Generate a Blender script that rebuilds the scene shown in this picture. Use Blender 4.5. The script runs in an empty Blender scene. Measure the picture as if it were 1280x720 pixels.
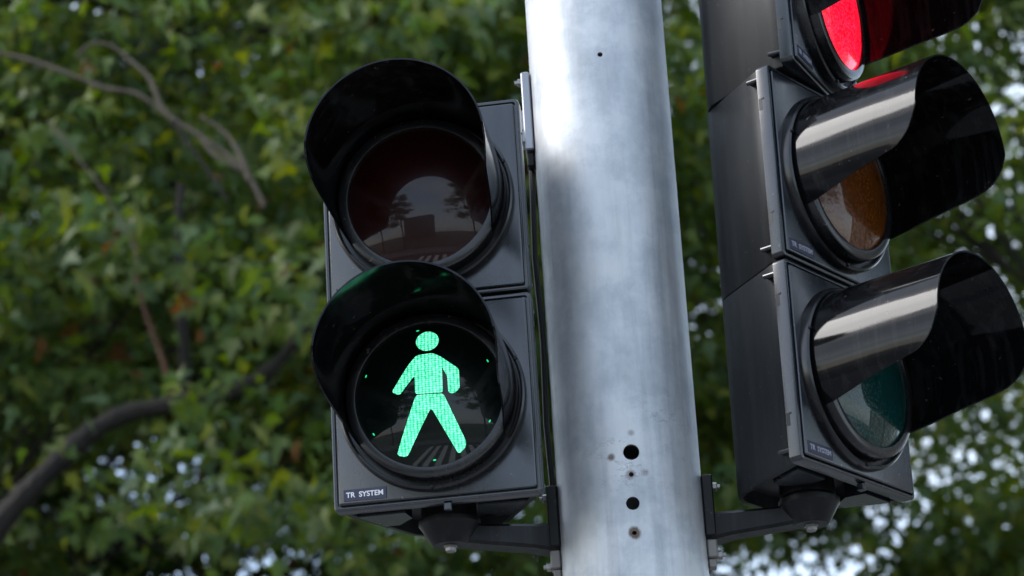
import bpy, bmesh, math, random
import numpy as np
from mathutils import Vector, Matrix
random.seed(7)
scene = bpy.context.scene
COL = scene.collection
R = math.radians

# ------------------------------------------------------------------ camera
CAMZ = 1.60
Z0 = CAMZ + 1.12425                      # height of the lowest lens centres
cam_d = bpy.data.cameras.new('camera')
cam = bpy.data.objects.new('camera', cam_d)
COL.objects.link(cam)
F_PX, PITCH, ROLL, YAW, DIST = 3455.08, .353364, -.0606, -.039319, 3.59785
def cam_axes():
    cy, sy, cp, sp = math.cos(YAW), math.sin(YAW), math.cos(PITCH), math.sin(PITCH)
    fw = Vector((sy*cp, cy*cp, sp)); rt = Vector((cy, -sy, 0)); up = rt.cross(fw)
    cr, sr = math.cos(ROLL), math.sin(ROLL)
    return fw, rt*cr+up*sr, up*cr-rt*sr
fw, rt_, up_ = cam_axes()
M = Matrix((rt_, up_, -fw)).transposed().to_4x4()
M.translation = Vector((0, -DIST, CAMZ))
cam.matrix_world = M
cam_d.sensor_width = 22.3
cam_d.lens = F_PX/1280*22.3
cam_d.clip_start = .05
cam_d.clip_end = 3000
cam_d.dof.use_dof = True
cam_d.dof.focus_distance = 3.62
cam_d.dof.aperture_fstop = 4.3
cam_d.dof.aperture_blades = 0
scene.camera = cam

# ------------------------------------------------------------------ light
SUN_EL, SUN_AZ = 38, 268                 # azimuth clockwise from +Y: from the left
world = bpy.data.worlds.new('World'); scene.world = world
world.use_nodes = True
nt = world.node_tree
bg = nt.nodes['Background']
sky = nt.nodes.new('ShaderNodeTexSky')
sky.sky_type = 'NISHITA'; sky.sun_disc = False
sky.sun_elevation = R(SUN_EL); sky.sun_rotation = R(SUN_AZ)
sky.air_density = 1.0; sky.dust_density = 1.5; sky.ozone_density = 1.0
# broken thin cloud over the blue
_tc = nt.nodes.new('ShaderNodeTexCoord')
_no = nt.nodes.new('ShaderNodeTexNoise'); _no.inputs['Scale'].default_value = 2.2; _no.inputs['Detail'].default_value = 7; _no.inputs['Roughness'].default_value = .55
_mp = nt.nodes.new('ShaderNodeMapping'); _mp.inputs['Scale'].default_value = (1, 1, 2.4); _mp.inputs['Location'].default_value = (.7, .2, 0)
nt.links.new(_tc.outputs['Generated'], _mp.inputs[0]); nt.links.new(_mp.outputs[0], _no.inputs['Vector'])
_mr = nt.nodes.new('ShaderNodeMapRange'); _mr.inputs['From Min'].default_value = .38; _mr.inputs['From Max'].default_value = .60
_mr.inputs['To Min'].default_value = .25; _mr.inputs['To Max'].default_value = .95
nt.links.new(_no.outputs[0], _mr.inputs[0])
_mx = nt.nodes.new('ShaderNodeMixRGB'); _mx.inputs[2].default_value = (3.3, 3.85, 4.6, 1)
nt.links.new(_mr.outputs[0], _mx.inputs[0]); nt.links.new(sky.outputs[0], _mx.inputs[1]); nt.links.new(_mx.outputs[0], bg.inputs[0])
bg.inputs[1].default_value = .13
sun_d = bpy.data.lights.new('sun', 'SUN'); sun = bpy.data.objects.new('sun', sun_d); COL.objects.link(sun)
sun_d.energy = .95; sun_d.angle = R(28); sun_d.color = (1, .975, .95)
sdir = Vector((math.sin(R(SUN_AZ))*math.cos(R(SUN_EL)), math.cos(R(SUN_AZ))*math.cos(R(SUN_EL)), math.sin(R(SUN_EL))))
sun.rotation_euler = sdir.to_track_quat('Z', 'Y').to_euler()
scene.view_settings.view_transform = 'Standard'
scene.view_settings.look = 'None'
scene.view_settings.gamma = 1
scene.view_settings.exposure = 1.75
scene.render.engine = 'CYCLES'
scene.cycles.max_bounces = 7
scene.cycles.diffuse_bounces = 3
scene.cycles.glossy_bounces = 4
scene.cycles.transmission_bounces = 3
scene.cycles.caustics_reflective = False
scene.cycles.caustics_refractive = False

# ------------------------------------------------------------------ helpers
def tag(o, label=None, cat=None, group=None, kind=None):
    if label: o['label'] = label
    if cat: o['category'] = cat
    if group: o['group'] = group
    if kind: o['kind'] = kind
    return o

def obj(name, verts, faces, mat, parent=None, smooth=True, autosm=None):
    me = bpy.data.meshes.new(name)
    me.from_pydata([tuple(v) for v in verts], [], faces)
    bm = bmesh.new(); bm.from_mesh(me)
    bmesh.ops.remove_doubles(bm, verts=bm.verts, dist=1e-6)
    bmesh.ops.recalc_face_normals(bm, faces=bm.faces)
    if smooth:
        for f in bm.faces: f.smooth = True
        a = R(autosm or 32)
        for e in bm.edges:
            if len(e.link_faces) == 2 and e.calc_face_angle(0) > a: e.smooth = False
    bm.to_mesh(me); bm.free()
    for m in (mat if isinstance(mat, (list, tuple)) else [mat]): me.materials.append(m)
    o = bpy.data.objects.new(name, me); COL.objects.link(o)
    if parent: o.parent = parent
    return o

class MB:
    """collects shapes for ONE mesh"""
    def __init__(s): s.v = []; s.f = []
    def add(s, V, F, T=None):
        b = len(s.v)
        s.v += [(T @ Vector(v)) if T else Vector(v) for v in V]
        s.f += [tuple(i+b for i in f) for f in F]
        return s
    def loops(s, L, cap0=True, cap1=True, closed=True, T=None):
        n = len(L[0]); V = [p for l in L for p in l]; F = []
        for k in range(len(L)-1):
            for i in range(n if closed else n-1):
                j = (i+1) % n
                F.append((k*n+i, k*n+j, (k+1)*n+j, (k+1)*n+i))
        if cap0: F.append(tuple(range(n))[::-1])
        if cap1: F.append(tuple(range((len(L)-1)*n, len(L)*n)))
        return s.add(V, F, T)
    def box(s, c, d, bev=0, T=None):
        x, y, z = d[0]/2, d[1]/2, d[2]/2; b = bev
        L = []
        for (k, zz) in ((1, -z), (0, -z+b), (0, z-b), (1, z)) if b else ((0, -z), (0, z)):
            X, Y = x-k*b, y-k*b
            if b:
                L.append([(c[0]+a, c[1]+e, c[2]+zz) for a, e in ((-X+b, -Y), (X-b, -Y), (X, -Y+b), (X, Y-b), (X-b, Y), (-X+b, Y), (-X, Y-b), (-X, -Y+b))])
            else:
                L.append([(c[0]+a, c[1]+e, c[2]+zz) for a, e in ((-X, -Y), (X, -Y), (X, Y), (-X, Y))])
        return s.loops(L, T=T)
    def lathe(s, prof, seg=48, T=None, cap0=False, cap1=False, axis='Z'):
        L = []
        for r, h in prof:
            ring = []
            for i in range(seg):
                a = 2*math.pi*i/seg
                p = (r*math.cos(a), r*math.sin(a), h)
                if axis == 'N': p = (p[0], -h, p[1])
                ring.append(p)
            L.append(ring)
        return s.loops(L, cap0, cap1, T=T)
    def tube(s, pts, rad, seg=10, T=None):
        pts = [Vector(p) for p in pts]; L = []
        if not hasattr(rad, '__len__'): rad = [rad]*len(pts)
        ref = Vector((0, 0, 1))
        for i, p in enumerate(pts):
            t = (pts[min(i+1, len(pts)-1)]-pts[max(i-1, 0)]).normalized()
            if abs(t.dot(ref)) > .95: ref = Vector((1, 0, 0))
            a = t.cross(ref).normalized(); b = t.cross(a)
            L.append([p+(a*math.cos(2*math.pi*k/seg)+b*math.sin(2*math.pi*k/seg))*rad[i] for k in range(seg)])
        return s.loops(L, T=T)
    def build(s, name, mat, parent=None, smooth=True, autosm=None):
        return obj(name, s.v, s.f, mat, parent, smooth, autosm)

def empty(name, loc):
    o = bpy.data.objects.new(name, None); COL.objects.link(o); o.location = loc
    o.empty_display_size = .1
    return o

# ------------------------------------------------------------------ materials
def mat(name, base=(.5, .5, .5), rough=.5, metal=0, spec=.5, emis=None, es=0):
    m = bpy.data.materials.new(name); m.use_nodes = True
    b = m.node_tree.nodes['Principled BSDF']
    b.inputs['Base Color'].default_value = (*base, 1)
    b.inputs['Roughness'].default_value = rough
    b.inputs['Metallic'].default_value = metal
    b.inputs['Specular IOR Level'].default_value = spec
    if emis:
        b.inputs['Emission Color'].default_value = (*emis, 1); b.inputs['Emission Strength'].default_value = es
    return m
def nodes(m):
    t = m.node_tree
    return t, t.nodes['Principled BSDF'], (lambda ty, **k: _new(t, ty, k)), t.links.new
def _new(t, ty, k):
    n = t.nodes.new('ShaderNode'+ty)
    for a, v in k.items():
        if a in n.inputs.keys(): n.inputs[a].default_value = v
        else: setattr(n, a, v)
    return n
def ramp(t, stops):
    r = t.nodes.new('ShaderNodeValToRGB')
    el = r.color_ramp.elements
    while len(el) > 1: el.remove(el[-1])
    el[0].position = stops[0][0]; el[0].color = stops[0][1]
    for p, c in stops[1:]:
        e = el.new(p); e.color = c
    return r
def g(v): return (v, v, v, 1)

def plastic(name, c0, c1, r0, r1, bump=.05, sp=.5):
    """black moulded plastic: dusty film, uneven gloss, faint orange peel"""
    m = mat(name, c0, r0, spec=sp)
    t, b, N, L = nodes(m)
    tc = N('TexCoord')
    mp = N('Mapping'); mp.inputs['Scale'].default_value = (1, 1, .35)
    L(tc.outputs['Object'], mp.inputs[0])
    n1 = N('TexNoise', Scale=9.0, Detail=6.0, Roughness=.62); L(mp.outputs[0], n1.inputs['Vector'])
    rr = ramp(t, [(.38, (*c0, 1)), (.72, (*c1, 1))]); L(n1.outputs[0], rr.inputs[0])
    n2 = N('TexNoise', Scale=26.0, Detail=8.0, Roughness=.7); L(mp.outputs[0], n2.inputs['Vector'])
    r2 = ramp(t, [(.3, g(r0)), (.7, g(r1))]); L(n2.outputs[0], r2.inputs[0])
    L(r2.outputs[0], b.inputs['Roughness'])
    last = rr
    # dust specks and bird-lime flecks
    n3 = N('TexNoise', Scale=120.0, Detail=3.0); L(tc.outputs['Object'], n3.inputs['Vector'])
    r3 = ramp(t, [(.70, g(0)), (.76, g(1))]); L(n3.outputs[0], r3.inputs[0])
    mx = N('MixRGB'); mx.inputs[2].default_value = (.07, .07, .065, 1)
    L(r3.outputs[0], mx.inputs[0]); L(rr.outputs[0], mx.inputs[1])
    mp2 = N('Mapping'); mp2.inputs['Scale'].default_value = (70, 70, 2.2); L(tc.outputs['Object'], mp2.inputs[0])
    n6 = N('TexNoise', Scale=1.0, Detail=5.0, Roughness=.6); L(mp2.outputs[0], n6.inputs['Vector'])
    r6 = ramp(t, [(.50, g(0)), (.72, g(.55))]); L(n6.outputs[0], r6.inputs[0])
    m7 = N('Math', operation='MULTIPLY'); L(r6.outputs[0], m7.inputs[0]); L(n1.outputs[0], m7.inputs[1])
    mg = N('MixRGB'); mg.inputs[2].default_value = (.045, .044, .042, 1)
    L(m7.outputs[0], mg.inputs[0]); L(mx.outputs[0], mg.inputs[1])
    L(mg.outputs[0], b.inputs['Base Color'])
    bp = N('Bump', Strength=bump, Distance=.002)
    n4 = N('TexNoise', Scale=45.0, Detail=2.0); L(tc.outputs['Object'], n4.inputs['Vector'])
    L(n4.outputs[0], bp.inputs['Height']); L(bp.outputs[0], b.inputs['Normal'])
    return m
M_DOOR = plastic('door_plastic', (.007, .0085, .012), (.014, .017, .022), .18, .30, sp=.8)
M_BODY = plastic('housing_plastic', (.008, .0085, .009), (.017, .018, .019), .38, .55, sp=.25)
M_VISOR = plastic('visor_plastic', (.003, .003, .0036), (.006, .006, .007), .06, .12, .004, sp=.22)
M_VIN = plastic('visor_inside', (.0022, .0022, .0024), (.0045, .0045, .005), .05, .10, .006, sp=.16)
M_RING = plastic('ring_plastic', (.006, .006, .007), (.013, .013, .014), .18, .30, sp=.5)
M_IRON = plastic('black_painted_metal', (.004, .004, .0045), (.010, .010, .010), .32, .5, .12, sp=.25)
M_STEEL = mat('bolt_steel', (.26, .25, .24), .4, .9)
M_CLAMP = mat('clamp_alloy', (.20, .185, .175), .5, .6)
M_BRACK = mat('bracket_grey_metal', (.30, .31, .34), .35, .6)
M_CABLE = mat('cable_rubber', (.015, .015, .015), .55)
M_PLATE = mat('maker_plate_violet', (.030, .030, .060), .3)
M_TEXT = mat('maker_lettering', (.78, .78, .82), .4)

M_TEXT2 = mat('faded_lettering', (.34, .34, .38), .4)

# lenses: prismatic, glossy
def lens_mat(name, c0, c1, rough=.12, beads=900, bump=.25, emis=None, es=0):
    m = mat(name, c0, rough, emis=emis, es=es)
    t, b, N, L = nodes(m)
    tc = N('TexCoord')
    v = N('TexVoronoi', Scale=beads*.35); L(tc.outputs['Object'], v.inputs['Vector'])
    rr = ramp(t, [(.0, (*c1, 1)), (.55, (*c0, 1))]); L(v.outputs['Distance'], rr.inputs[0])
    L(rr.outputs[0], b.inputs['Base Color'])
    bp = N('Bump', Strength=bump, Distance=.0008); L(v.outputs['Distance'], bp.inputs['Height'])
    L(bp.outputs[0], b.inputs['Normal'])
    b.inputs['Coat Weight'].default_value = .55; b.inputs['Specular IOR Level'].default_value = .12
    b.inputs['Coat Roughness'].default_value = .03
    if emis:
        r2 = ramp(t, [(.0, (emis[0]*1.0, emis[1]*4, emis[2]*1.8, 1)), (.45, (*emis, 1)), (.75, (emis[0]*.45, 0, emis[2]*.4, 1))])
        L(v.outputs['Distance'], r2.inputs[0])
        n5 = N('TexNoise', Scale=55.0, Detail=5.0, Roughness=.7); L(tc.outputs['Object'], n5.inputs['Vector'])
        r5 = ramp(t, [(.35, g(.62)), (.6, g(1.05)), (.75, (1.3, 4, 3, 1))]); L(n5.outputs[0], r5.inputs[0])
        m5 = N('MixRGB', blend_type='MULTIPLY'); m5.inputs[0].default_value = 1
        L(r2.outputs[0], m5.inputs[1]); L(r5.outputs[0], m5.inputs[2]); L(m5.outputs[0], b.inputs['Emission Color'])
    return m
M_LRED = lens_mat('dark_red_lens', (.015, .0013, .0009), (.024, .0024, .0015), .3, 600, .05)
M_LGRN = lens_mat('black_green_lens', (.0015, .004, .003), (.003, .008, .006), .3, 600, .05)
M_RLIT = lens_mat('lit_red_lens', (.5, .01, .02), (.6, .03, .04), .2, 700, .3, (1.0, .006, .030), .70)
M_AMB = lens_mat('amber_lens', (.085, .022, .0025), (.17, .048, .006), .25, 520, .5)
M_TEAL = lens_mat('teal_lens', (.002, .026, .023), (.008, .060, .054), .25, 520, .5)
M_GHOST = mat('unlit_figure', (.030, .0035, .0025), .35)

def led_mat():
    m = mat('green_led_figure', (.02, .3, .15), .3)
    t, b, N, L = nodes(m)
    tc = N('TexCoord')
    mp = N('Mapping'); mp.inputs['Scale'].default_value = (1, .01, 1.55); L(tc.outputs['Object'], mp.inputs[0])
    vo = N('TexVoronoi', Scale=215.0, Randomness=.25); L(mp.outputs[0], vo.inputs['Vector'])
    br = ramp(t, [(0, (.34, .85, .60, 1)), (.34, (.12, .68, .37, 1)), (.58, (.005, .27, .13, 1))]); L(vo.outputs['Distance'], br.inputs[0])
    no = N('TexNoise', Scale=95.0, Detail=2.0); L(tc.outputs['Object'], no.inputs['Vector'])
    mx = N('MixRGB', blend_type='MULTIPLY'); mx.inputs[0].default_value = .8
    rr = ramp(t, [(.3, g(.86)), (.62, g(1.15))]); L(no.outputs[0], rr.inputs[0])
    L(br.outputs[0], mx.inputs[1]); L(rr.outputs[0], mx.inputs[2])
    L(mx.outputs[0], b.inputs['Emission Color']); b.inputs['Emission Strength'].default_value = .62
    return m
M_LED = led_mat()
M_DOT = mat('led_leak', (.01, .3, .12), .3, emis=(.02, .8, .3), es=.3)

def steel_pole_mat():
    m = mat('galvanised_steel', (.55, .58, .62), .4, .75)
    t, b, N, L = nodes(m)
    tc = N('TexCoord')
    # zinc spangle
    vo = N('TexVoronoi', Scale=70.0); L(tc.outputs['Object'], vo.inputs['Vector'])
    n1 = N('TexNoise', Scale=7.0, Detail=8.0, Roughness=.65); L(tc.outputs['Object'], n1.inputs['Vector'])
    n2 = N('TexNoise', Scale=60.0, Detail=6.0, Roughness=.7)
    mp = N('Mapping'); mp.inputs['Scale'].default_value = (1, 1, .16); L(tc.outputs['Object'], mp.inputs[0]); L(mp.outputs[0], n2.inputs['Vector'])
    base = ramp(t, [(.30, (.36, .385, .415, 1)), (.47, (.48, .505, .53, 1)), (.55, (.58, .595, .61, 1)), (.70, (.62, .62, .61, 1))])
    L(n1.outputs[0], base.inputs[0])
    sp = N('MixRGB', blend_type='OVERLAY'); sp.inputs[0].default_value = .22
    L(base.outputs[0], sp.inputs[1]); L(n2.outputs[0], sp.inputs[2])
    s2 = N('MixRGB', blend_type='OVERLAY'); s2.inputs[0].default_value = .045
    bw = N('RGBToBW'); L(vo.outputs['Color'], bw.inputs[0]); L(sp.outputs[0], s2.inputs[1]); L(bw.outputs[0], s2.inputs[2])
    mpv = N('Mapping'); mpv.inputs['Scale'].default_value = (26, 26, 1.3); L(tc.outputs['Object'], mpv.inputs[0])
    nv = N('TexNoise', Scale=1.0, Detail=7.0, Roughness=.66); L(mpv.outputs[0], nv.inputs['Vector'])
    rv = ramp(t, [(.34, (.72, .72, .73, 1)), (.50, g(1)), (.70, (1.1, 1.1, 1.1, 1))]); L(nv.outputs[0], rv.inputs[0])
    sv = N('MixRGB', blend_type='MULTIPLY'); sv.inputs[0].default_value = .75
    L(s2.outputs[0], sv.inputs[1]); L(rv.outputs[0], sv.inputs[2]); s2 = sv
    # dark hairline scratches, stretched noise iso-lines inside worn patches
    mp3 = N('Mapping'); mp3.inputs['Scale'].default_value = (9, 9, 16); mp3.inputs['Location'].default_value = (3.1, 1.7, .4)
    L(tc.outputs['Object'], mp3.inputs[0])
    n3 = N('TexNoise', Scale=1.6, Detail=9.0, Roughness=.72); L(mp3.outputs[0], n3.inputs['Vector'])
    line = ramp(t, [(.488, g(0)), (.4985, g(1)), (.5, g(1)), (.51, g(0))]); L(n3.outputs[0], line.inputs[0])
    n4 = N('TexNoise', Scale=4.6, Detail=3.0); L(tc.outputs['Object'], n4.inputs['Vector'])
    msk = ramp(t, [(.56, g(0)), (.66, g(.65))]); L(n4.outputs[0], msk.inputs[0])
    mul = N('Math', operation='MULTIPLY'); L(line.outputs[0], mul.inputs[0]); L(msk.outputs[0], mul.inputs[1])
    d = N('MixRGB'); d.inputs[2].default_value = (.10, .10, .10, 1)
    L(mul.outputs[0], d.inputs[0]); L(s2.outputs[0], d.inputs[1])
    # rust specks and rust haloes round the small screw holes
    last = d
    for (hx, hz, hr, amt) in ((.0036, -.1051+Z0, .0065, .5), (.0025, -.1844+Z0, .0095, .9), (-.021, -.079+Z0, .0035, .8), (.022, -.103+Z0, .004, .45), (.008, -.048+Z0, .003, .5)):
        vm = N('VectorMath', operation='DISTANCE'); L(tc.outputs['Object'], vm.inputs[0])
        yy = -math.sqrt(.0977**2-hx**2)
        vm.inputs[1].default_value = (hx, yy, hz)
        ad = N('Math', operation='MULTIPLY_ADD'); L(n2.outputs[0], ad.inputs[0]); ad.inputs[1].default_value = -hr*1.3; L(vm.outputs['Value'], ad.inputs[2])
        rm = ramp(t, [(0.0, g(amt)), (hr*.22, g(amt*.75)), (hr*.42, g(0))])
        L(ad.outputs[0], rm.inputs[0])
        mm = N('MixRGB'); mm.inputs[2].default_value = (.085, .040, .018, 1)
        L(rm.outputs[0], mm.inputs[0]); L(last.outputs[0], mm.inputs[1]); last = mm
    L(last.outputs[0], b.inputs['Base Color'])
    ro = ramp(t, [(.3, g(.46)), (.7, g(.62))]); L(n2.outputs[0], ro.inputs[0]); L(ro.outputs[0], b.inputs['Roughness'])
    me_ = ramp(t, [(.3, g(.28)), (.65, g(.52))]); L(n1.outputs[0], me_.inputs[0]); L(me_.outputs[0], b.inputs['Metallic'])
    bp = N('Bump', Strength=.07, Distance=.002); L(n2.outputs[0], bp.inputs['Height']); L(bp.outputs[0], b.inputs['Normal'])
    return m
M_POLE = steel_pole_mat()

def noisy(name, stops, scale, rough=.9, bump=.4, bs=None, dist=.02, stretch=(1, 1, 1)):
    m = mat(name, (.5, .5, .5), rough)
    t, b, N, L = nodes(m)
    tc = N('TexCoord'); mp = N('Mapping'); mp.inputs['Scale'].default_value = stretch; L(tc.outputs['Object'], mp.inputs[0])
    n = N('TexNoise', Scale=scale, Detail=8.0, Roughness=.65); L(mp.outputs[0], n.inputs['Vector'])
    r = ramp(t, stops); L(n.outputs[0], r.inputs[0]); L(r.outputs[0], b.inputs['Base Color'])
    n2 = N('TexNoise', Scale=bs or scale*4, Detail=6.0); L(mp.outputs[0], n2.inputs['Vector'])
    bp = N('Bump', Strength=bump, Distance=dist); L(n2.outputs[0], bp.inputs['Height']); L(bp.outputs[0], b.inputs['Normal'])
    return m
M_ASPH = noisy('asphalt', [(.3, (.040, .040, .042, 1)), (.7, (.065, .064, .062, 1))], 3)
M_PAVE = noisy('paving', [(.3, (.15, .152, .155, 1)), (.7, (.22, .22, .222, 1))], 2)
M_SOIL = noisy('ground_earth', [(.3, (.045, .055, .035, 1)), (.7, (.075, .08, .06, 1))], 1)
M_BARK = noisy('bark_dark', [(.3, (.008, .006, .005, 1)), (.7, (.025, .019, .014, 1))], 6, .9, .8, 25, .03, (1, 1, .3))
M_BARKL = noisy('bark_pale', [(.3, (.06, .045, .032, 1)), (.7, (.15, .12, .085, 1))], 8, .85, .5, 25, .01)
M_BARKR = noisy('bark_reddish', [(.3, (.06, .025, .015, 1)), (.7, (.11, .05, .025, 1))], 8, .85, .5, 25, .01)

def leaf_mat(name, cols, trans=.38):
    m = bpy.data.materials.new(name); m.use_nodes = True
    t, b, N, L = nodes(m)
    ge = N('NewGeometry')
    stops = [(i/(len(cols)), (*c, 1)) for i, c in enumerate(cols)]
    if cols[-1][0] > cols[-1][1]: stops[-1] = (.988, stops[-1][1])
    r = ramp(t, stops); r.color_ramp.interpolation = 'CONSTANT'
    L(ge.outputs['Random Per Island'], r.inputs[0])
    L(r.outputs[0], b.inputs['Base Color'])
    b.inputs['Roughness'].default_value = .5
    b.inputs['Specular IOR Level'].default_value = .3
    tr = N('BsdfTranslucent')
    hs = N('HueSaturation', Hue=.475, Saturation=1.25, Value=2.0); L(r.outputs[0], hs.inputs['Color']); L(hs.outputs[0], tr.inputs[0])
    mx = N('MixShader'); mx.inputs[0].default_value = trans
    L(b.outputs[0], mx.inputs[1]); L(tr.outputs[0], mx.inputs[2])
    L(mx.outputs[0], t.nodes['Material Output'].inputs[0])
    return m
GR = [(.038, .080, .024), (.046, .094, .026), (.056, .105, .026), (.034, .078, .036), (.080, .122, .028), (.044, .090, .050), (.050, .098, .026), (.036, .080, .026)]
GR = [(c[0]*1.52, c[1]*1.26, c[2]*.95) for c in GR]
M_LEAF = leaf_mat('plane_tree_leaf', GR*3+[(.105, .135, .042)]*4+[(.14, .07, .025)])
M_LEAF2 = leaf_mat('light_leaf', [(c[0]*1.2, c[1]*1.1, c[2]) for c in GR])
M_LEAFSHADE = leaf_mat('shade_painted_leaf', [(c[0]*.55, c[1]*.58, c[2]*.6) for c in GR], .35)  # leaf greens darkened to paint shadow depth into the rear crowns

# ------------------------------------------------------------------ ground
def sheet(name, x0, x1, y0, y1, z, m):
    o = obj(name, [(x0, y0, z), (x1, y0, z), (x1, y1, z), (x0, y1, z)], [(0, 1, 2, 3)], m, smooth=False)
    return tag(o, kind='structure')
sheet('ground', -1500, 1500, -1500, 1500, -.02, M_SOIL)
sheet('road', -300, 300, -16, -4.6, 0.0-.012, M_ASPH)
mb = MB(); mb.box((0, .6, .055), (600, 10, .13), 0); tag(mb.build('sidewalk', M_PAVE, smooth=False), kind='structure')
mb = MB(); mb.box((0, -19, .055), (600, 5.8, .13), 0); tag(mb.build('sidewalk', M_PAVE, smooth=False), kind='structure')
mb = MB()
mb.box((0, -4.52, .06), (600, .16, .16), 0)
tag(mb.build('kerb', noisy('kerb_stone', [(.3, g(.25)), (.7, g(.36))], 4), smooth=False), kind='structure')
PAINT = mat('road_paint', (.75, .75, .72), .7)
mb = MB()
for i in range(9): mb.add([(-4+i*1.0-.25, -15, -.008), (-4+i*1.0+.25, -15, -.008), (-4+i*1.0+.25, -5.2, -.008), (-4+i*1.0-.25, -5.2, -.008)], [(0, 1, 2, 3)])
tag(mb.build('crosswalk', PAINT, smooth=False), kind='structure')

# ------------------------------------------------------------------ pole
PR = .0977
def make_pole():
    root = empty('signal_pole', (0, 0, .12))
    tag(root, 'thick round galvanised steel pole with drilled holes, standing between the two signals', 'pole')
    mb = MB()
    zs = [.12, 1.0, 2.0, 2.3, 2.6, 2.9, 3.2, 3.6, 4.5, 6.2]
    L = [[(PR*math.cos(2*math.pi*i/128), PR*math.sin(2*math.pi*i/128), z) for i in range(128)] for z in zs]
    L += [[((PR-.005)*math.cos(2*math.pi*i/128), (PR-.005)*math.sin(2*math.pi*i/128), z) for i in range(128)] for z in zs[::-1]]
    L.append(L[0])
    mb.loops(L, False, False)
    po = mb.build('pole_shaft', M_POLE)
    cut = MB()
    for (x, z, r) in ((.0043, .5035, .0036), (.0062, -.0745, .0108), (.0040, -.1051, .0032), (.0033, -.1444, .0090), (.0025, -.1844, .0030)):
        T = Matrix.Translation((x, -PR, z+Z0))
        cut.lathe([(r, -.02), (r, .02)], 28, T, True, True, 'N')
    co = cut.build('cutter', M_POLE, smooth=False)
    md = po.modifiers.new('holes', 'BOOLEAN'); md.object = co; md.operation = 'DIFFERENCE'; md.solver = 'EXACT'
    dg = bpy.context.evaluated_depsgraph_get(); dg.update()
    me = bpy.data.meshes.new_from_object(po.evaluated_get(dg))
    po.modifiers.clear(); po.data = me
    bpy.data.objects.remove(co)
    bm = bmesh.new(); bm.from_mesh(me)
    for f in bm.faces: f.smooth = True
    for e in bm.edges:
        e.smooth = not (len(e.link_faces) == 2 and e.calc_face_angle(0) > R(30))
    bm.to_mesh(me); bm.free()
    po.parent = root; po.location = (0, 0, -.12)
    mb = MB(); mb.lathe([(.16, 0), (.16, .015), (.10, .02), (.10, 0.06)], 48, None, True, False)
    mb.build('base_flange', M_POLE, root)
    mb = MB(); mb.lathe([(PR+.002, 6.06), (PR+.003, 6.08), (.07, 6.11), (.0, 6.12)], 48, None, False, False)
    mb.build('pole_cap', M_IRON, root)
make_pole()

# ------------------------------------------------------------------ signal heads
W, H = .276, .2804
def rrect(w, h, r, n, zc, seg=4):
    P = []
    for cx, cz, a0 in ((w/2-r, h/2-r, 0), (-w/2+r, h/2-r, 90), (-w/2+r, -h/2+r, 180), (w/2-r, -h/2+r, 270)):
        for k in range(seg+1):
            a = R(a0+90*k/seg)
            P.append((cx+r*math.cos(a), -n, zc+cz+r*math.sin(a)))
    return P
LR, LN = .098, .0275            # lens radius and how far its rim stands before the door
def dome(r): return LN-.002+.016*(1-(r/LR)**2)

FIG_T = [(-.0125, .0520), (.0085, .0530), (.0185, .0475), (.0425, .0275), (.0425, .0000), (.0345, -.0065), (.0275, -.0045), (.0275, .0175), (.0205, .0330),
         (.0205, -.0040), (-.0160, -.0025), (-.0155, .0240), (-.0370, -.0010), (-.0475, .0045), (-.0235, .0400)]
FIG_L = [(-.0125, -.0040), (.0195, -.0055), (.0470, -.0700), (.0355, -.0840), (.0040, -.0235), (-.0300, -.0820), (-.0460, -.0770)]
FIG_L = [(-.0150, -.0038), (.0210, -.0053), (.0458, -.0690), (.0450, -.0770), (.0350, -.0850), (.0040, -.0225), (-.0300, -.0790), (-.0340, -.0825), (-.0460, -.0785)]
def conform(poly, zc, T, smooth_n=5, lift=.0008):
    """a flat outline cut fine and laid on the lens dome"""
    bm = bmesh.new()
    vs = [bm.verts.new((x, 0, z)) for x, z in poly]
    f = bm.faces.new(vs)
    bmesh.ops.triangulate(bm, faces=[f])
    for _ in range(3):
        bmesh.ops.subdivide_edges(bm, edges=bm.edges[:], cuts=1, use_grid_fill=True)
    V = []
    for v in bm.verts:
        r = math.hypot(v.co.x, v.co.z)
        V.append(T @ Vector((v.co.x, -(dome(r)+lift), v.co.z+zc)))
    bm.verts.index_update()
    F = [tuple(v.index for v in f.verts) for f in bm.faces]
    bm.free()
    return V, F
def round_poly(P, it=2, d=.0022):
    for k in range(it):
        Q = []
        for i in range(len(P)):
            a = Vector(P[i]); b = Vector(P[(i+1) % len(P)]); w = min(.3, d/(1+1.5*k)/max((b-a).length, 1e-6))
            Q.append(tuple(a.lerp(b, w))); Q.append(tuple(a.lerp(b, 1-w)))
        P = Q
    return P

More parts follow.
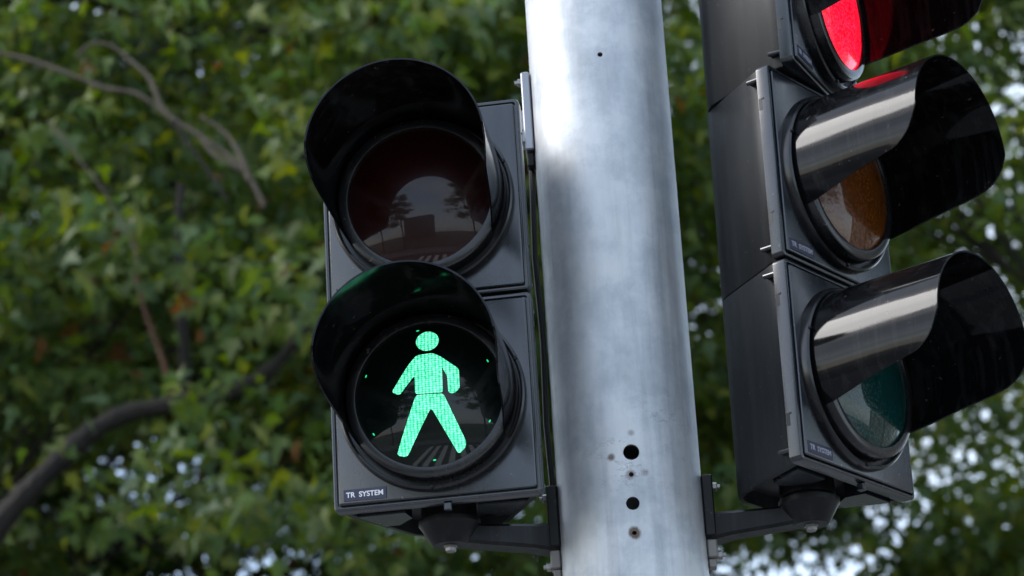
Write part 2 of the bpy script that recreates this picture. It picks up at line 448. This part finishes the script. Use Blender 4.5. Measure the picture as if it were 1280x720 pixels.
def visor_mesh(zc, T):
    # lower edge angle (degrees below the horizontal) along the hood
    prof = [(.012, 34), (.03, 33), (.06, 29), (.10, 23.5), (.14, 19.5), (.158, 17.5), (.170, 15.5), (.180, 12.5), (.188, 9), (.194, 5.5), (.199, 1), (.202, -2.5), (.2055, -7)]
    NA = 56
    def rad(n): return .1150+.0030*(n/.206)
    rows_o, rows_i = [], []
    for n, dn in prof:
        a0, a1 = R(-dn), R(180+dn)
        ro = []; ri = []
        for k in range(NA+1):
            a = a0+(a1-a0)*k/NA
            r = rad(n)
            ro.append((r*math.cos(a), -n, zc+.004+r*math.sin(a)))
            r -= .0024
            ri.append((r*math.cos(a), -n, zc+.004+r*math.sin(a)))
        rows_o.append(ro); rows_i.append(ri)
    V = [p for r_ in rows_o for p in r_]+[p for r_ in rows_i for p in r_]
    n = NA+1; m = len(prof); off = n*m; F = []
    for j in range(m-1):
        for i in range(NA):
            F.append((j*n+i, j*n+i+1, (j+1)*n+i+1, (j+1)*n+i))
            F.append((off+j*n+i, off+(j+1)*n+i, off+(j+1)*n+i+1, off+j*n+i+1))
        for i in (0, NA):
            F.append((j*n+i, (j+1)*n+i, off+(j+1)*n+i, off+j*n+i))
    j = m-1
    for i in range(NA): F.append((j*n+i, j*n+i+1, off+j*n+i+1, off+j*n+i))
    mb = MB(); mb.add(V, F, T); return mb

def text_mesh(s, size):
    cu = bpy.data.curves.new('t', 'FONT'); cu.body = s; cu.size = size; cu.align_x = 'CENTER'; cu.align_y = 'CENTER'; cu.extrude = .0002; cu.offset = .00022
    o = bpy.data.objects.new('t', cu); COL.objects.link(o)
    dg = bpy.context.evaluated_depsgraph_get(); dg.update()
    me = bpy.data.meshes.new_from_object(o.evaluated_get(dg))
    V = [v.co.copy() for v in me.vertices]; F = [tuple(p.vertices) for p in me.polygons]
    bpy.data.objects.remove(o); bpy.data.curves.remove(cu); bpy.data.meshes.remove(me)
    return V, F

def module(root, k, lens_m, lens_label, rot=0, plate=True, bottom=False, top=False):
    zc = H/2+k*H
    T = Matrix.Translation((0, .08, 0)) @ Matrix.Rotation(rot, 4, 'Z') @ Matrix.Translation((0, -.08, 0))
    # housing: tapers to a narrow back
    half = [(.127, -.0195), (.126, -.030), (.118, -.044), (.068, -.140), (.060, -.153), (.046, -.163), (.030, -.167)]
    prof = half+[(-u, n) for u, n in half[::-1]]
    h = H/2-.0012
    def lp(z, s=1.0, inn=0): return [(u*s, -(n if n > -.03 else n+inn), zc+z) for u, n in prof]
    Ls = [lp(-h-.0006, .992, .0008), lp(-h+.0012), lp(h-.0012), lp(h+.0006, .992, .0008)]
    mb = MB()
    if bottom:   # a skirt round a recessed floor
        Ls = [lp(-h+.020, .90, .008), lp(-h+.001, .93, .006), lp(-h+.001, .985, .001), lp(-h+.006)]+Ls[2:]
    mb.loops(Ls, T=T)
    hb = mb.build('housing', M_BODY, root)
    # door: tray, groove, raised panel
    mb = MB(); e = .0016
    hh = H-2*e
    ls = [rrect(W-.010, hh-.010, .006, -.0195, zc), rrect(W, hh, .007, -.0185, zc), rrect(W, hh, .007, -.0030, zc), rrect(W-.0018, hh-.0018, .006, -.0008, zc),
          rrect(W-.0050, hh-.0050, .005, 0, zc), rrect(W-.0100, hh-.0100, .004, -.0003, zc), rrect(W-.0106, hh-.0106, .004, -.0055, zc), rrect(W-.0150, hh-.0150, .003, -.0055, zc),
          rrect(W-.0156, hh-.0156, .003, .0006, zc), rrect(W-.0185, hh-.0185, .003, .0018, zc)]
    mb.loops(ls, T=T)
    door = mb.build('door', M_DOOR, root)
    # hinge pins and snap slots on both edges
    for sx in (-1, 1):
        for sz in (-1, 1):
            mb = MB()
            mb.tube([(sx*(W/2-.004), .014, zc+sz*(H/2-.019)), (sx*(W/2-.004), .036, zc+sz*(H/2-.019))], .0032, 10, T)
            mb.box((sx*(W/2-.010), .030, zc+sz*(H/2-.019)), (.016, .010, .005), .001, T)
            mb.build('hinge_pin', M_BRACK if sx > 0 else M_DOOR, door)
            mb = MB(); mb.box((sx*(W/2-.0008), .0150, zc+sz*(H/2-.058)), (.0020, .0055, .017), 0, T)
            mb.box((sx*(W/2-.0005), .0115, zc+sz*(H/2-.058)+.008), (.0030, .004, .002), 0, T)
            mb.build('snap_slot', M_CABLE, door)
    # ring and bezel round the lens
    mb = MB()
    C = T @ Matrix.Translation((0, 0, zc))
    mb.lathe([(.1250, .001), (.1250, .009), (.1240, .0135), (.1215, .0155), (.1195, .0150), (.1187, .013), (.1185, .005), (.1125, .005), (.1120, .0250), (.1112, .0272), (.1098, .0280), (.1000, .0292), (.0988, .0290), (LR-.0002, LN-.0005), (LR-.001, .015)], 96, C, axis='N')
    # small screws lugs of the ring
    mb.build('lens_ring', M_RING, root)
    for a in (-92, 20, 160):
        mb = MB(); rr_ = .1215
        mb.lathe([(.0028, .0145), (.0028, .0170), (.0018, .0178), (0, .0178)], 12, C @ Matrix.Translation((rr_*math.cos(R(a)), 0, rr_*math.sin(R(a)))), axis='N')
        mb.build('ring_screw', M_IRON, door)
    mb = MB()
    mb.lathe([(LR*q, dome(LR*q)) for q in (1, .96, .9, .8, .7, .6, .5, .4, .3, .2, .1, .001)], 96, C, False, True, 'N')
    lens = mb.build('lens', lens_m, root, autosm=60)
    if lens_label: lens['label'] = lens_label
    v = visor_mesh(zc, T).build('visor', [M_VISOR, M_VIN], root, autosm=50)
    ax = T @ Vector((0, 0, zc+.004)); dn = (T.to_3x3() @ Vector((0, 1, 0)))
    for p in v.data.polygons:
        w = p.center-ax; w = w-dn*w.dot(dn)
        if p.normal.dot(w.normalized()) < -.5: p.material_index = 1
    if plate:
        mb = MB(); mb.box((-.0955, -.0021, zc-.1185), (.0570, .0012, .0160), .0003, T)
        p = mb.build('maker_plate', M_PLATE, door)
        tm = M_TEXT if rot == 0 and root.name.startswith('pedestrian') else M_TEXT2
        V, F = text_mesh('TR  SYSTEM', .0098)
        TT = T @ Matrix.Translation((-.0955, -.0030, zc-.1185)) @ Matrix.Rotation(R(90), 4, 'X') @ Matrix.Diagonal((.98, 1, 1, 1))
        mb = MB(); mb.add(V, F, TT); mb.build('maker_lettering', tm, door, smooth=False)
    return T, zc, lens

def head(name, label, loc, a, ro, n):
    root = empty(name, (0, 0, 0))
    u = Vector((math.cos(a), -math.sin(a), 0)); Y = Vector((math.sin(a), math.cos(a), 0)); Z = Vector((0, 0, 1))
    X2 = (u-Z*ro).normalized(); Z2 = (Z+u*ro).normalized()
    m = Matrix((X2, Y, Z2)).transposed().to_4x4()
    m.translation = Vector(loc)-Z2*(H/2)
    root.matrix_world = m
    tag(root, label, 'traffic light')
    return root
def boss(root):
    for sx in (-1, 1):
        pb = MB()
        P = [(sx*.112, .024), (sx*.048, .024), (sx*.044, .052), (sx*.066, .080), (sx*.085, .080)]
        pb.loops([[(x, y, z) for x, y in P] for z in (-.0015, .020)])
        pb.build('base_plate', M_DOOR, root, smooth=False)
    mb = MB(); mb.box((.012, .006, -.004), (.010, .010, .010), .001); mb.build('latch', M_DOOR, root)
    mb = MB()
    T = Matrix.Translation((0, .083, 0))
    mb.lathe([(.037, .020), (.037, -.002), (.033, -.004), (.033, -.006)], 36, T, True, True)
    mb.build('mounting_boss', M_IRON, root)

LH = head('pedestrian_signal', 'two lamp pedestrian signal showing a green walking figure, mounted left of the steel pole', (-.2484, -.1478, Z0), .0953, 0, 2)
T, zc, l0 = module(LH, 0, M_LGRN, 'black lens with the lit green walking figure', bottom=True)
fig = MB()
fig.add(*conform(round_poly(FIG_T, 2), zc, T)); fig.add(*conform(round_poly(FIG_L, 2), zc, T))
hd = [(.0020+.0152*math.cos(2*math.pi*i/40), .0715+.0143*math.sin(2*math.pi*i/40)) for i in range(40)]
fig.add(*conform(hd, zc, T))
fig.build('walking_figure', M_LED, l0)
mb = MB()
for a, r in ((97, .0895), (25, .0880), (-30, .0900), (-88, .0900), (-148, .0890), (158, .0890)):
    c = (r*math.cos(R(a)), r*math.sin(R(a)))
    da = R(random.uniform(0, 180))
    da = R(a+90)
    P = [(c[0]+.0022*math.cos(t)*math.cos(da)-.0010*math.sin(t)*math.sin(da), c[1]+.0022*math.cos(t)*math.sin(da)+.0010*math.sin(t)*math.cos(da)) for t in [2*math.pi*i/8 for i in range(8)]]
    mb = MB(); mb.add(*conform(P, zc, T)); mb.build('light_leak', M_DOT, l0)
T, zc, l1 = module(LH, 1, M_LRED, 'unlit dark red lens', plate=True)
boss(LH)

RH = head('traffic_signal', 'three lamp vehicle signal with lit red on top, mounted right of the steel pole', (.3037, -.0887, Z0+.0053), -.9467, .0146, 3)
module(RH, 0, M_TEAL, 'unlit teal lens', bottom=True)
module(RH, 1, M_AMB, 'unlit amber lens')
module(RH, 2, M_RLIT, 'lit red lens', rot=R(13), plate=True)
boss(RH)

# ------------------------------------------------------------------ brackets
def bracket(label, hx, hy, side, z, flip=False, clamp_h=.085, grey=False):
    root = empty('mounting_bracket', (0, 0, 0)); root.location = (side*PR, 0, z)
    tag(root, label, 'bracket', 'brackets clamping the signals to the pole')
    o = Vector((side*PR, 0, z))
    c = Vector((hx, hy, z))
    d = Vector((side*(PR+.012), 0, z))-c; ln = d.length; d.normalize(); s = Vector((-d.y, d.x, 0))
    up = Vector((0, 0, -1 if flip else 1))
    mb = MB()
    def ring(p, w, h0, h1):
        P = []
        b = .004
        for a, h in ((-w+b, h0), (w-b, h0), (w, h0+b), (w, h1-b), (w-b, h1), (-w+b, h1), (-w, h1-b), (-w, h0+b)):
            P.append(p+s*a+up*h-o)
        return P
    # arm, deeper towards the head's end
    mb.loops([ring(c+d*.010, .020, -.028, -.002), ring(c+d*.045, .019, -.029, -.001), ring(c+d*(ln*.8), .018, -.030, .003), ring(c+d*ln, .019, -.033, .006)])
    # knuckle under the boss: a truncated cone
    L = []
    for r, h in ((.041, .004), (.041, -.002), (.038, -.006), (.025, -.028), (.023, -.0295)):
        L.append([c+d*(math.cos(t)*r)+s*(math.sin(t)*r)+up*h-o for t in [2*math.pi*i/28 for i in range(28)]])
    mb.loops(L)
    mb.build('arm', M_IRON, root, autosm=28)
    mb = MB()
    L = []
    for r, h in ((.010, -.029), (.010, -.0315), (.0075, -.032), (.0075, -.0365), (.006, -.038)):
        L.append([c+d*(math.cos(t)*r)+s*(math.sin(t)*r)+up*h-o for t in [2*math.pi*i/6 for i in range(6)]])
    mb.loops(L); mb.build('bolt', M_STEEL, root, smooth=False)
    # clamp plate against the pole
    mb = MB()
    mb.box((side*.0065, 0, .014), (.015, .044, clamp_h), .002)
    mb.build('clamp_plate', M_BRACK if grey else M_IRON, root, autosm=20)
    mb = MB(); mb.box((side*.007, 0, -.044), (.014, .030, .026), .002); mb.box((side*.006, 0, -.063), (.010, .020, .012), .001)
    mb.build('clamp_block', M_CLAMP, root, autosm=20)
    for zz in (clamp_h/2+.014-.014, -.052):
        mb = MB(); T = Matrix.Translation((side*.014, -.004, zz)) @ Matrix.Rotation(R(90*side), 4, 'Y')
        mb.lathe([(.0065, 0), (.0065, .005), (.0055, .006), (.0032, .006), (.0032, .010), (0, .010)], 6, T, True)
        mb.build('bolt', M_STEEL, root, smooth=False)
    # stainless band round the pole behind the clamp
    return root
def hc(ox, oy, a, n=.083):
    return ox+n*math.sin(a), oy+n*math.cos(a)
lx, ly = hc(-.2484, -.1478, .0953)
rx, ry = hc(.3037, -.0887, -.9467)
bracket('black bracket arm bolted under the pedestrian signal and clamped to the pole', lx, ly, -1, Z0-.1402-.0060)
bracket('black bracket arm bolted under the three lamp signal and clamped to the pole', rx, ry, 1, Z0-.1402-.0060)
# upper bracket of the pedestrian signal: pale plate standing above the housing
def top_bracket():
    root = empty('mounting_bracket', (-PR, 0, Z0+.41))
    tag(root, 'pale grey upright bracket plate between the top of the pedestrian signal and the pole', 'bracket', 'brackets clamping the signals to the pole')
    mb = MB(); mb.box((-.0065, 0, .052), (.0125, .040, .120), .0018); mb.box((-.010, .0, .030), (.020, .030, .050), .002)
    mb.build('clamp_plate', M_BRACK, root, autosm=20)
    mb = MB(); mb.box((-.006, 0, -.020), (.011, .026, .022), .002); mb.build('clamp_block', M_IRON, root, autosm=20)
    mb = MB(); mb.tube([(lx+PR, ly, .020), (-.06, -.02, .022), (-.008, 0, .024)], [.014, .012, .012], 10); mb.build('arm', M_IRON, root)
    mb = MB(); T = Matrix.Translation((-.0125, -.008, .100)) @ Matrix.Rotation(R(-90), 4, 'Y')
    mb.lathe([(.0065, 0), (.0065, .005), (.0035, .006), (.0035, .010), (0, .010)], 6, T, True)
    mb.build('bolt', M_STEEL, root, smooth=False)
top_bracket()
# cable between pole and pedestrian signal
mb = MB()
mb.tube([(-.103, .01, Z0+.41), (-.104, .0, Z0+.36), (-.107, -.004, Z0+.24), (-.103, -.006, Z0+.12), (-.106, -.004, Z0+.0), (-.103, -.004, Z0-.09), (-.104, 0, Z0-.13)], .0042, 8)
tag(mb.build('cable', M_CABLE), 'thin black cable running down between the pedestrian signal and the pole', 'cable')

# ------------------------------------------------------------------ trees
rng = np.random.default_rng(11)
LEAF = np.array([(0, 0), (.09, .14), (.36, .02), (.20, .27), (.50, .50), (.19, .46), (.15, .66), (.0, 1.0), (-.15, .66), (-.19, .46), (-.50, .50), (-.20, .27), (-.36, .02), (-.09, .14)])
LEAF_F = [(0, 1, 13), (1, 2, 3), (3, 4, 5), (1, 3, 5), (1, 5, 6), (6, 7, 8), (1, 6, 8), (1, 8, 13), (13, 8, 9), (13, 9, 11), (9, 10, 11), (13, 11, 12)]
def leaves(name, P, size, m, parent, out=None, droop=.9):
    n = len(P)
    nz = rng.normal(0, .62, (n, 3)); nz[:, 2] += .75
    if out is not None: nz += out*.35
    nz /= np.linalg.norm(nz, axis=1)[:, None]
    a = rng.normal(0, 1, (n, 3)); a[:, 2] -= droop
    a -= (a*nz).sum(1)[:, None]*nz; a /= np.linalg.norm(a, axis=1)[:, None]
    b = np.cross(nz, a)
    s = size*rng.uniform(.5, 1.25, n)
    x = LEAF[:, 0][None, :, None]; y = LEAF[:, 1][None, :, None]
    fold = rng.uniform(-.05, .35, n)[:, None, None]; bend = rng.uniform(.1, .85, n)[:, None, None]
    V = P[:, None, :] + s[:, None, None]*(b[:, None, :]*x + a[:, None, :]*y + nz[:, None, :]*(np.abs(x)*fold - y*y*bend))
    k = len(LEAF)
    F = (np.array(LEAF_F)[None]+(np.arange(n)*k)[:, None, None]).reshape(-1, 3)
    me = bpy.data.meshes.new(name)
    me.vertices.add(n*k); me.vertices.foreach_set('co', V.astype(np.float32).ravel())
    me.loops.add(F.size); me.loops.foreach_set('vertex_index', F.astype(np.int32).ravel())
    me.polygons.add(len(F)); me.polygons.foreach_set('loop_start', np.arange(0, F.size, 3, dtype=np.int32))
    me.polygons.foreach_set('loop_total', np.full(len(F), 3, dtype=np.int32))
    me.update(); me.materials.append(m)
    o = bpy.data.objects.new(name, me); COL.objects.link(o); o.parent = parent
    return o

def wander(p0, p1, k, amp):
    P = [Vector(p0).lerp(Vector(p1), i/k) for i in range(k+1)]
    for i in range(1, k): P[i] += Vector([random.uniform(-amp, amp) for _ in range(3)])
    return P
def vn(q):
    return (math.sin(q[0]*2.1+1.3*math.sin(q[2]*1.7))+math.sin(q[2]*2.6+q[1]*1.1+1.7*math.sin(q[0]*1.3))+math.sin(q[1]*1.9-q[0]*.8))/3
def tree(label, base, c, rad, nclump, per, size, lm, spread=.42, extra=None, bark=None, thin=None, lean=1.0, trunk_r=.16):
    root = empty('plane_tree', (base[0], base[1], 0))
    tag(root, label, 'tree', 'trees behind the signals')
    o = Vector((base[0], base[1], 0)); c = Vector(c)
    tb = MB(); lb = MB(); tx = o.x+(c.x-o.x)*lean; ty = o.y+(c.y-o.y)*lean
    tp = [o+Vector((0, 0, -.1)), o+Vector((.05, .02, 1.4)), o+Vector((-.06, .05, 2.8)), o.lerp(Vector((tx, ty, 0)), .3)+Vector((0, 0, c.z-rad[2]*.35)), o.lerp(Vector((tx, ty, 0)), .6)+Vector((0, 0, c.z+rad[2]*.3)), Vector((tx, ty, c.z+rad[2]*.8))]
    tb.tube([p-o for p in tp], [trunk_r*1.25, trunk_r, trunk_r*.9, trunk_r*.7, trunk_r*.4, .03], 12)
    tb.build('trunk', bark or M_BARK, root)
    # clump centres on a hollowish ellipsoid
    C = []; NB = nclump//9; bc = None
    while len(C) < nclump:
        v = rng.normal(0, 1, 3); v /= np.linalg.norm(v)
        r = rng.uniform(.12, 1)**.45
        q = v*r
        q = np.array(c)+q*np.array(rad)*rng.uniform(.9, 1.08)
        if thin and rng.uniform() < thin(q): continue
        k = int(rng.integers(6, 18)); sp_ = rng.uniform(.28, .62)
        C += list(q+rng.normal(0, 1, (k, 3))*sp_*np.array([1, 1, .45]))
    C = np.array(C)
    # limbs to a few clumps, twigs to more
    idx = rng.choice(len(C), 46, replace=False)
    for i, j in enumerate(idx):
        q = Vector(C[j]); tpos = tp[3].lerp(tp[4], random.random()) if i % 3 else tp[2].lerp(tp[3], random.random())
        big = i < 16
        w = wander(tpos, q, 5, .22)
        r0 = .036 if big else .016
        lb.tube([p-o for p in w], [r0*(1-.17*k) for k in range(6)], 7)
        if big:
            for _ in range(4):
                j2 = np.argmin(((C-C[j])**2).sum(1)+rng.uniform(0, 1.6, len(C)))
                lb.tube([p-o for p in wander(w[3], Vector(C[j2]), 4, .08)], [.018, .015, .012, .008, .004], 5)
    lb.build('limb', bark or M_BARK, root)
    nper = rng.integers(int(per*.5), int(per*1.5), len(C))
    Pc = np.repeat(C, nper, axis=0)
    off = rng.normal(0, 1, (len(Pc), 3))
    sc = np.repeat(rng.uniform(.5, 1.25, len(C)), nper)[:, None]*spread
    # leaves hang in flat layered sprays
    P = Pc+off*sc*np.array([1, 1, .42])
    if extra is not None: P = np.concatenate([P, extra])
    out = (P-np.array(c))/np.array(rad)
    leaves('crown', P-np.array(o), size, lm, root, out)
    return root

def world_pt(x, y, Y):
    """a point of the left tree's drawn-out limbs, kept at its own depth Y"""
    v = fw*F_PX+rt_*(x-640)-up_*(y-360)
    C = Vector((0, -DIST, CAMZ)); t = (Y-C.y)/v.y
    return C+v*t
def limb(root, pts, Y, wpx, m, name='limb', dy=0):
    o = root.location
    P = []; rad = []
    for i, (x, y) in enumerate(pts):
        yy = Y+dy*i/len(pts)
        P.append(world_pt(x, y, yy)-o)
        w = wpx[0]+(wpx[1]-wpx[0])*i/(len(pts)-1)
        rad.append(w/2*(yy+DIST)/F_PX)
    # smooth with a spline
    Q = []; RR = []
    for i in range(len(P)-1):
        a = P[max(i-1, 0)]; b = P[i]; c = P[i+1]; d = P[min(i+2, len(P)-1)]
        for k in range(5):
            t = k/5
            Q.append(.5*((2*b)+(c-a)*t+(2*a-5*b+4*c-d)*t*t+(-a+3*b-3*c+d)*t**3)); RR.append((rad[i]*(1-t)+rad[i+1]*t)*random.uniform(.84, 1.14))
    Q.append(P[-1]); RR.append(rad[-1])
    mb = MB(); mb.tube(Q, RR, 9); return mb.build(name, m, root)

sprays = [(x, y) for x, y in ((20, 40), (60, 130), (10, 180), (90, 170), (40, 260), (100, 300), (170, 330), (20, 330), (150, 390), (230, 330), (260, 300), (300, 330), (345, 300), (370, 340), (330, 380), (395, 390), (380, 90), (350, 60), (395, 150), (360, 190), (330, 130), (270, 60), (200, 30),
    (60, 440), (120, 470), (20, 520), (300, 520), (350, 540), (380, 580), (320, 600), (260, 560), (400, 660), (340, 680), (280, 660), (180, 600), (120, 640), (470, 20), (560, 60), (440, 690), (520, 700), (600, 30), (100, 560), (230, 640), (-40, 300), (-40, 600))]
FRONT = []
for Yd in (8.9, 9.4, 10.0):
    for x, y in sprays:
        if random.random() < .55:
            q = np.array(world_pt(x+random.uniform(-40, 40), y+random.uniform(-40, 40), Yd)); k = int(26*random.uniform(.4, 1.5))
            FRONT.append(q+rng.normal(0, 1, (k, 3))*random.uniform(.12, .26)*np.array([1, .9, .5]))
FRONT = np.concatenate(FRONT)

T1 = tree('plane tree with a thick dark limb and pale bare twigs, left of the pedestrian signal', (-5.6, 12.2), (-2.9, 13.0, 8.2), (4.3, 3.4, 4.6), 1020, 78, .125, M_LEAF, .27, extra=FRONT, lean=.15)
limb(T1, [(-110, 800), (-30, 690), (20, 630), (70, 580), (115, 540), (165, 515), (235, 502), (300, 485), (345, 455), (390, 400)], 9.45, (40, 15), M_BARK)
limb(T1, [(232, 505), (230, 440), (226, 370), (223, 300), (226, 230)], 9.8, (19, 11), M_BARK)
limb(T1, [(216, 495), (200, 440), (180, 385), (170, 340), (172, 290)], 9.3, (8, 4), M_BARKR)
limb(T1, [(-60, 50), (0, 66), (40, 76), (85, 92), (130, 110), (172, 118), (215, 148), (250, 170), (285, 195), (312, 222), (330, 258)], 8.6, (6, 7), M_BARKL)
limb(T1, [(95, 70), (115, 55), (140, 58), (170, 82), (188, 100), (200, 130), (218, 152)], 8.4, (4, 7), M_BARKL)
limb(T1, [(312, 225), (298, 190), (280, 165), (250, 145)], 8.3, (8, 4), M_BARKL)
limb(T1, [(218, 152), (238, 185), (262, 215), (285, 252)], 8.5, (6, 4), M_BARK)
limb(T1, [(250, 172), (270, 195), (300, 212)], 8.3, (6, 6), M_BARKL)
limb(T1, [(60, 150), (92, 190), (128, 236), (148, 270), (160, 292), (174, 330)], 8.6, (4, 2), M_BARKL)
T2 = tree('dense tree with shade-darkened leaves filling the gap behind the pedestrian signal', (-.6, 17.5), (-.6, 18.5, 9.2), (4.0, 3.0, 6.0), 640, 70, .14, M_LEAFSHADE, .38, thin=lambda q: .55 if q[0] > 1.3 and q[2] < 9.0 else 0)
T3 = tree('loose leafy tree with bright sky gaps behind the three lamp signal', (4.4, 12.6), (3.2, 14.0, 8.4), (3.7, 2.8, 4.6), 500, 66, .13, M_LEAF2, .30, thin=lambda q: .26 if q[2] < 7.4 and q[0] > 1.6 else .22)
T4 = tree('tall far tree at the left edge behind the bare twigs', (-6.2, 17.0), (-5.8, 18.0, 8.6), (4.8, 3.0, 6.4), 1900, 70, .14, M_LEAFSHADE, .38)
T5 = tree('far pale tree at the right edge beyond the loose leafy one', (7.6, 21.0), (5.6, 21.0, 9.9), (4.6, 3.0, 5.4), 500, 68, .13, M_LEAF2, .38, thin=lambda q: .38 if q[2] < 9.6 else .42)

# ------------------------------------------------------------------ street side behind the camera (seen in the lens reflections)
def building(loc, rz, label):
    root = empty('apartment_building', loc); root.rotation_euler = (0, 0, rz)
    tag(root, label, 'building')
    mb = MB(); mb.box((0, 0, 6), (16, 10, 12), 0); mb.build('wall', noisy('render_wall', [(.3, (.15, .125, .10, 1)), (.7, (.22, .19, .155, 1))], .8), root, smooth=False)
    mb = MB(); mb.box((0, 0, 12.15), (16.8, 10.8, .3), 0); mb.build('roof', M_PAVE, root, smooth=False)
    gl = mat('window_glass', (.03, .035, .04), .08); fr = mat('window_frame', (.7, .7, .68), .5)
    for i in range(6):
        for j in range(4):
            x = -6.6+i*2.64; z = 1.8+j*2.9
            m1 = MB(); m1.box((x, 5.02, z), (1.5, .06, 1.6), 0); w = m1.build('window', fr, root, smooth=False)
            m2 = MB(); m2.box((x-.36, 5.055, z), (.62, .02, 1.42), 0); m2.box((x+.36, 5.055, z), (.62, .02, 1.42), 0); m2.build('pane', gl, w, smooth=False)
building((-16, -62, 0), 0, 'plain rendered apartment block across the street with rows of windows')
building((33, 16, 0), R(100), 'unseen plain apartment block added at the right to darken the lens reflections')  # unseen block added so the amber lens mirrors less bright sky
def copy_tree(src, loc, label):
    r = src.copy(); COL.objects.link(r); r.location = loc; r['label'] = label
    for ch in src.children:
        c = ch.copy(); COL.objects.link(c); c.parent = r
    r['group'] = 'trees across the street'
    return r
copy_tree(T3, (4.5, -21, 0), 'street tree across the road behind the camera, right of the apartment block')
copy_tree(T3, (11, -24, 0), 'street tree furthest right across the road behind the camera')
for x, y, l in ((12.0, -3, 'street tree at the roadside, nearest on the right of the signals'), (10.2, 4.6, 'street tree on the right, farther back along the pavement'), (-17, -3, 'street tree at the roadside on the left of the signals'), (-16, 6, 'street tree on the left, farther back along the pavement')):
    copy_tree(T2 if x > 0 else T3, (x, y, 0), l)['group'] = 'trees along the pavement'
copy_tree(T3, (-9.6, 11.2, 0), 'unseen loose leafy tree added outside the left edge to shade the tree with bare twigs')['group'] = 'trees behind the signals'  # added out of view to block sun and leave patchy light on T1
copy_tree(T3, (-17, -25, 0), 'street tree furthest left across the road behind the camera')
copy_tree(T3, (-10, -23, 0), 'street tree across the road behind the camera, left of the gap of sky')
